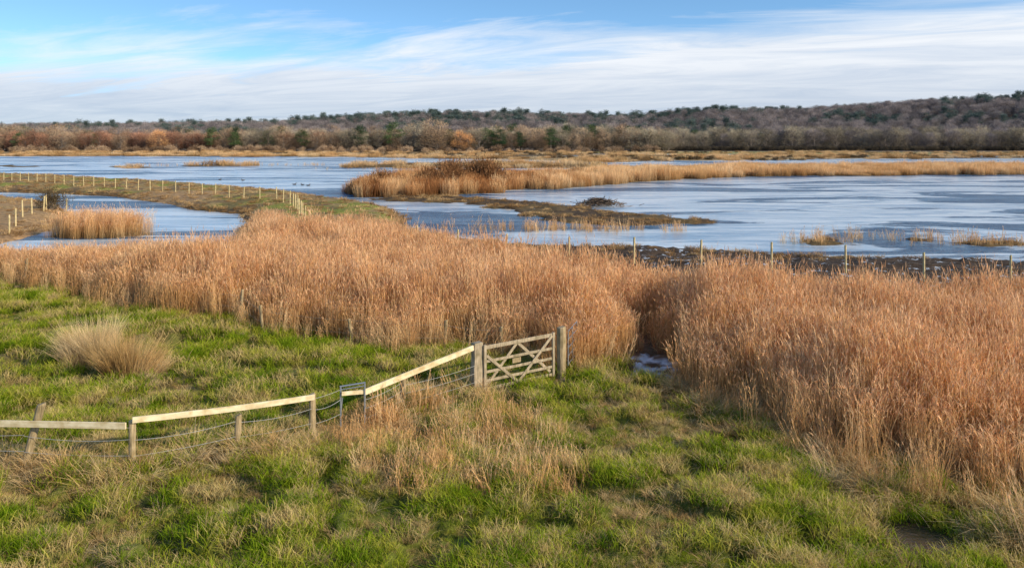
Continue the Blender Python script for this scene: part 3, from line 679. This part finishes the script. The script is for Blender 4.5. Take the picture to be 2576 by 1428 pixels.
for (x0,y0,zt_) in ((-4.26,19.8,1.08),(-3.68,19.9,1.15)):
    cone(a,(x0,y0,zb),(x0,y0,zt_),.022,.022,0,8)
cone(a,(-4.28,19.8,1.08),(-3.66,19.9,1.15),.022,.022,0,8); cone(a,(-4.26,19.8,1.0),(-3.68,19.9,1.07),.014,.014,0,8); cone(a,(-4.26,19.8,.35),(-4.22,19.83,.80),.014,.014,0,6)
mk('metal_stile',a,[GM])
a=Acc(); q0=np.array([1.72,24.4]); q1=np.array([2.05,25.2])
for zq in (.35,.6,.85,1.1,1.35): cone(a,(*q0,zq),(*q1,zq+.12),.016,.016,0,6)
for q in (q0,(q0+q1)/2,q1): cone(a,(*q,.3),(*q,1.5 if q is q1 else 1.38),.02,.02,0,6)
mk('metal_gate',a,[GM])
a=Acc(); rs=np.random.RandomState(3)
old=[(-29.2,46.1),(-24.9,40.7),(-19.8,38.2),(-14.2,33.2),(-10.7,31.3),(-9.4,30.2),(-5.6,28.3),(-2.3,27.2),(-.3,26.6)]
for x_,y_ in old: post(a,x_,y_,gz(x_,y_)+rs.uniform(1.0,1.3),.06,0,(rs.normal(0,.12),0))
for q in range(len(old)-1):
    for hz in (.5,.95): wire(a,(*old[q],gz(*old[q])+hz),(*old[q+1],gz(*old[q+1])+hz),.05,.004,1)
mk('reed_edge_fence',a,[WP,WI])
poly=[(-85.5,134),(-78,128.5),(-62,116.5),(-52,109),(-40,100),(-31,92.5),(-26.3,89),(-23,83),(-20.5,76),(-18.5,70),(-16.5,64),(-9,56),(-4,51.5),(0,48.6),(8.6,47.2),(17.8,43.8),(22,40.2),(30,38)]
P_=np.array(poly); seg=np.hypot(*(P_[1:]-P_[:-1]).T); cum=np.r_[0,np.cumsum(seg)]
pos=[]
dd=0
while dd<cum[-1]:
    px_=np.interp(dd,cum,P_[:,0]);py_=np.interp(dd,cum,P_[:,1]); pos.append((px_,py_)); dd+=3.1 if py_>80 else (2.5 if py_>58 else 3.9)
a=Acc()
gzs=[gz(*p) for p in pos]
for p,g_ in zip(pos,gzs): post(a,p[0],p[1],max(g_,0)+1.42+.1*R.normal()*.4,.06,0,(R.normal(0,.03),0),z0=g_-.3,seg=7)
for q in range(len(pos)-1):
    for hz in (.4,.85,1.25): cone(a,(*pos[q],max(gzs[q],0)+hz),(*pos[q+1],max(gzs[q+1],0)+hz),.006,.006,1,3)
mk('dyke_fence',a,[WN,WI])
a=Acc(); lp=[(-47,84),(-47,82),(-46.2,79),(-45.3,77),(-44,73),(-43,70),(-40.5,65),(-38.5,61)]
for p in lp: post(a,p[0],p[1],gz(*p)+1.45,.07,0,(R.normal(0,.05),0),seg=7)
for p,q in zip(lp[:-1],lp[1:]):
    for hz in (.5,1.2): cone(a,(*p,gz(*p)+hz),(*q,gz(*q)+hz),.006,.006,1,3)
mk('bank_fence',a,[WN,WI])
MD,nt,b=mat('duck'); b.inputs['Base Color'].default_value=(.05,.04,.035,1)
def duck(x,y,rz):
    a=Acc(); 
    def ell(c,r,n=8,m_=6):
        V=[];F=[]
        for i in range(m_+1):
            ph=math.pi*i/m_
            for j in range(n): th=2*math.pi*j/n; V.append((c[0]+r[0]*math.sin(ph)*math.cos(th),c[1]+r[1]*math.sin(ph)*math.sin(th),c[2]+r[2]*math.cos(ph)))
        for i in range(m_):
            for j in range(n): F.append((i*n+j,i*n+(j+1)%n,(i+1)*n+(j+1)%n,(i+1)*n+j))
        a.add(V,F)
    ell((0,0,.06),(.28,.13,.12)); ell((.25,0,.28),(.07,.055,.06)); cone(a,(.2,0,.1),(.24,0,.27),.06,.04,0,6); cone(a,(.3,0,.27),(.38,0,.255),.03,.015,0,5); cone(a,(-.24,0,.08),(-.38,0,.16),.07,.015,0,5)
    o=bpy.data.objects.new('duck',a.mesh('duck',[MD],True)); ROOT.objects.link(o); o.location=(x,y,WATER); o.rotation_euler=(0,0,rz)
for q in ((-36.6,134,.3),(-35,133,2.8),(-33.5,131,.1),(-55,150,1),(-50,148,3)): duck(*q)
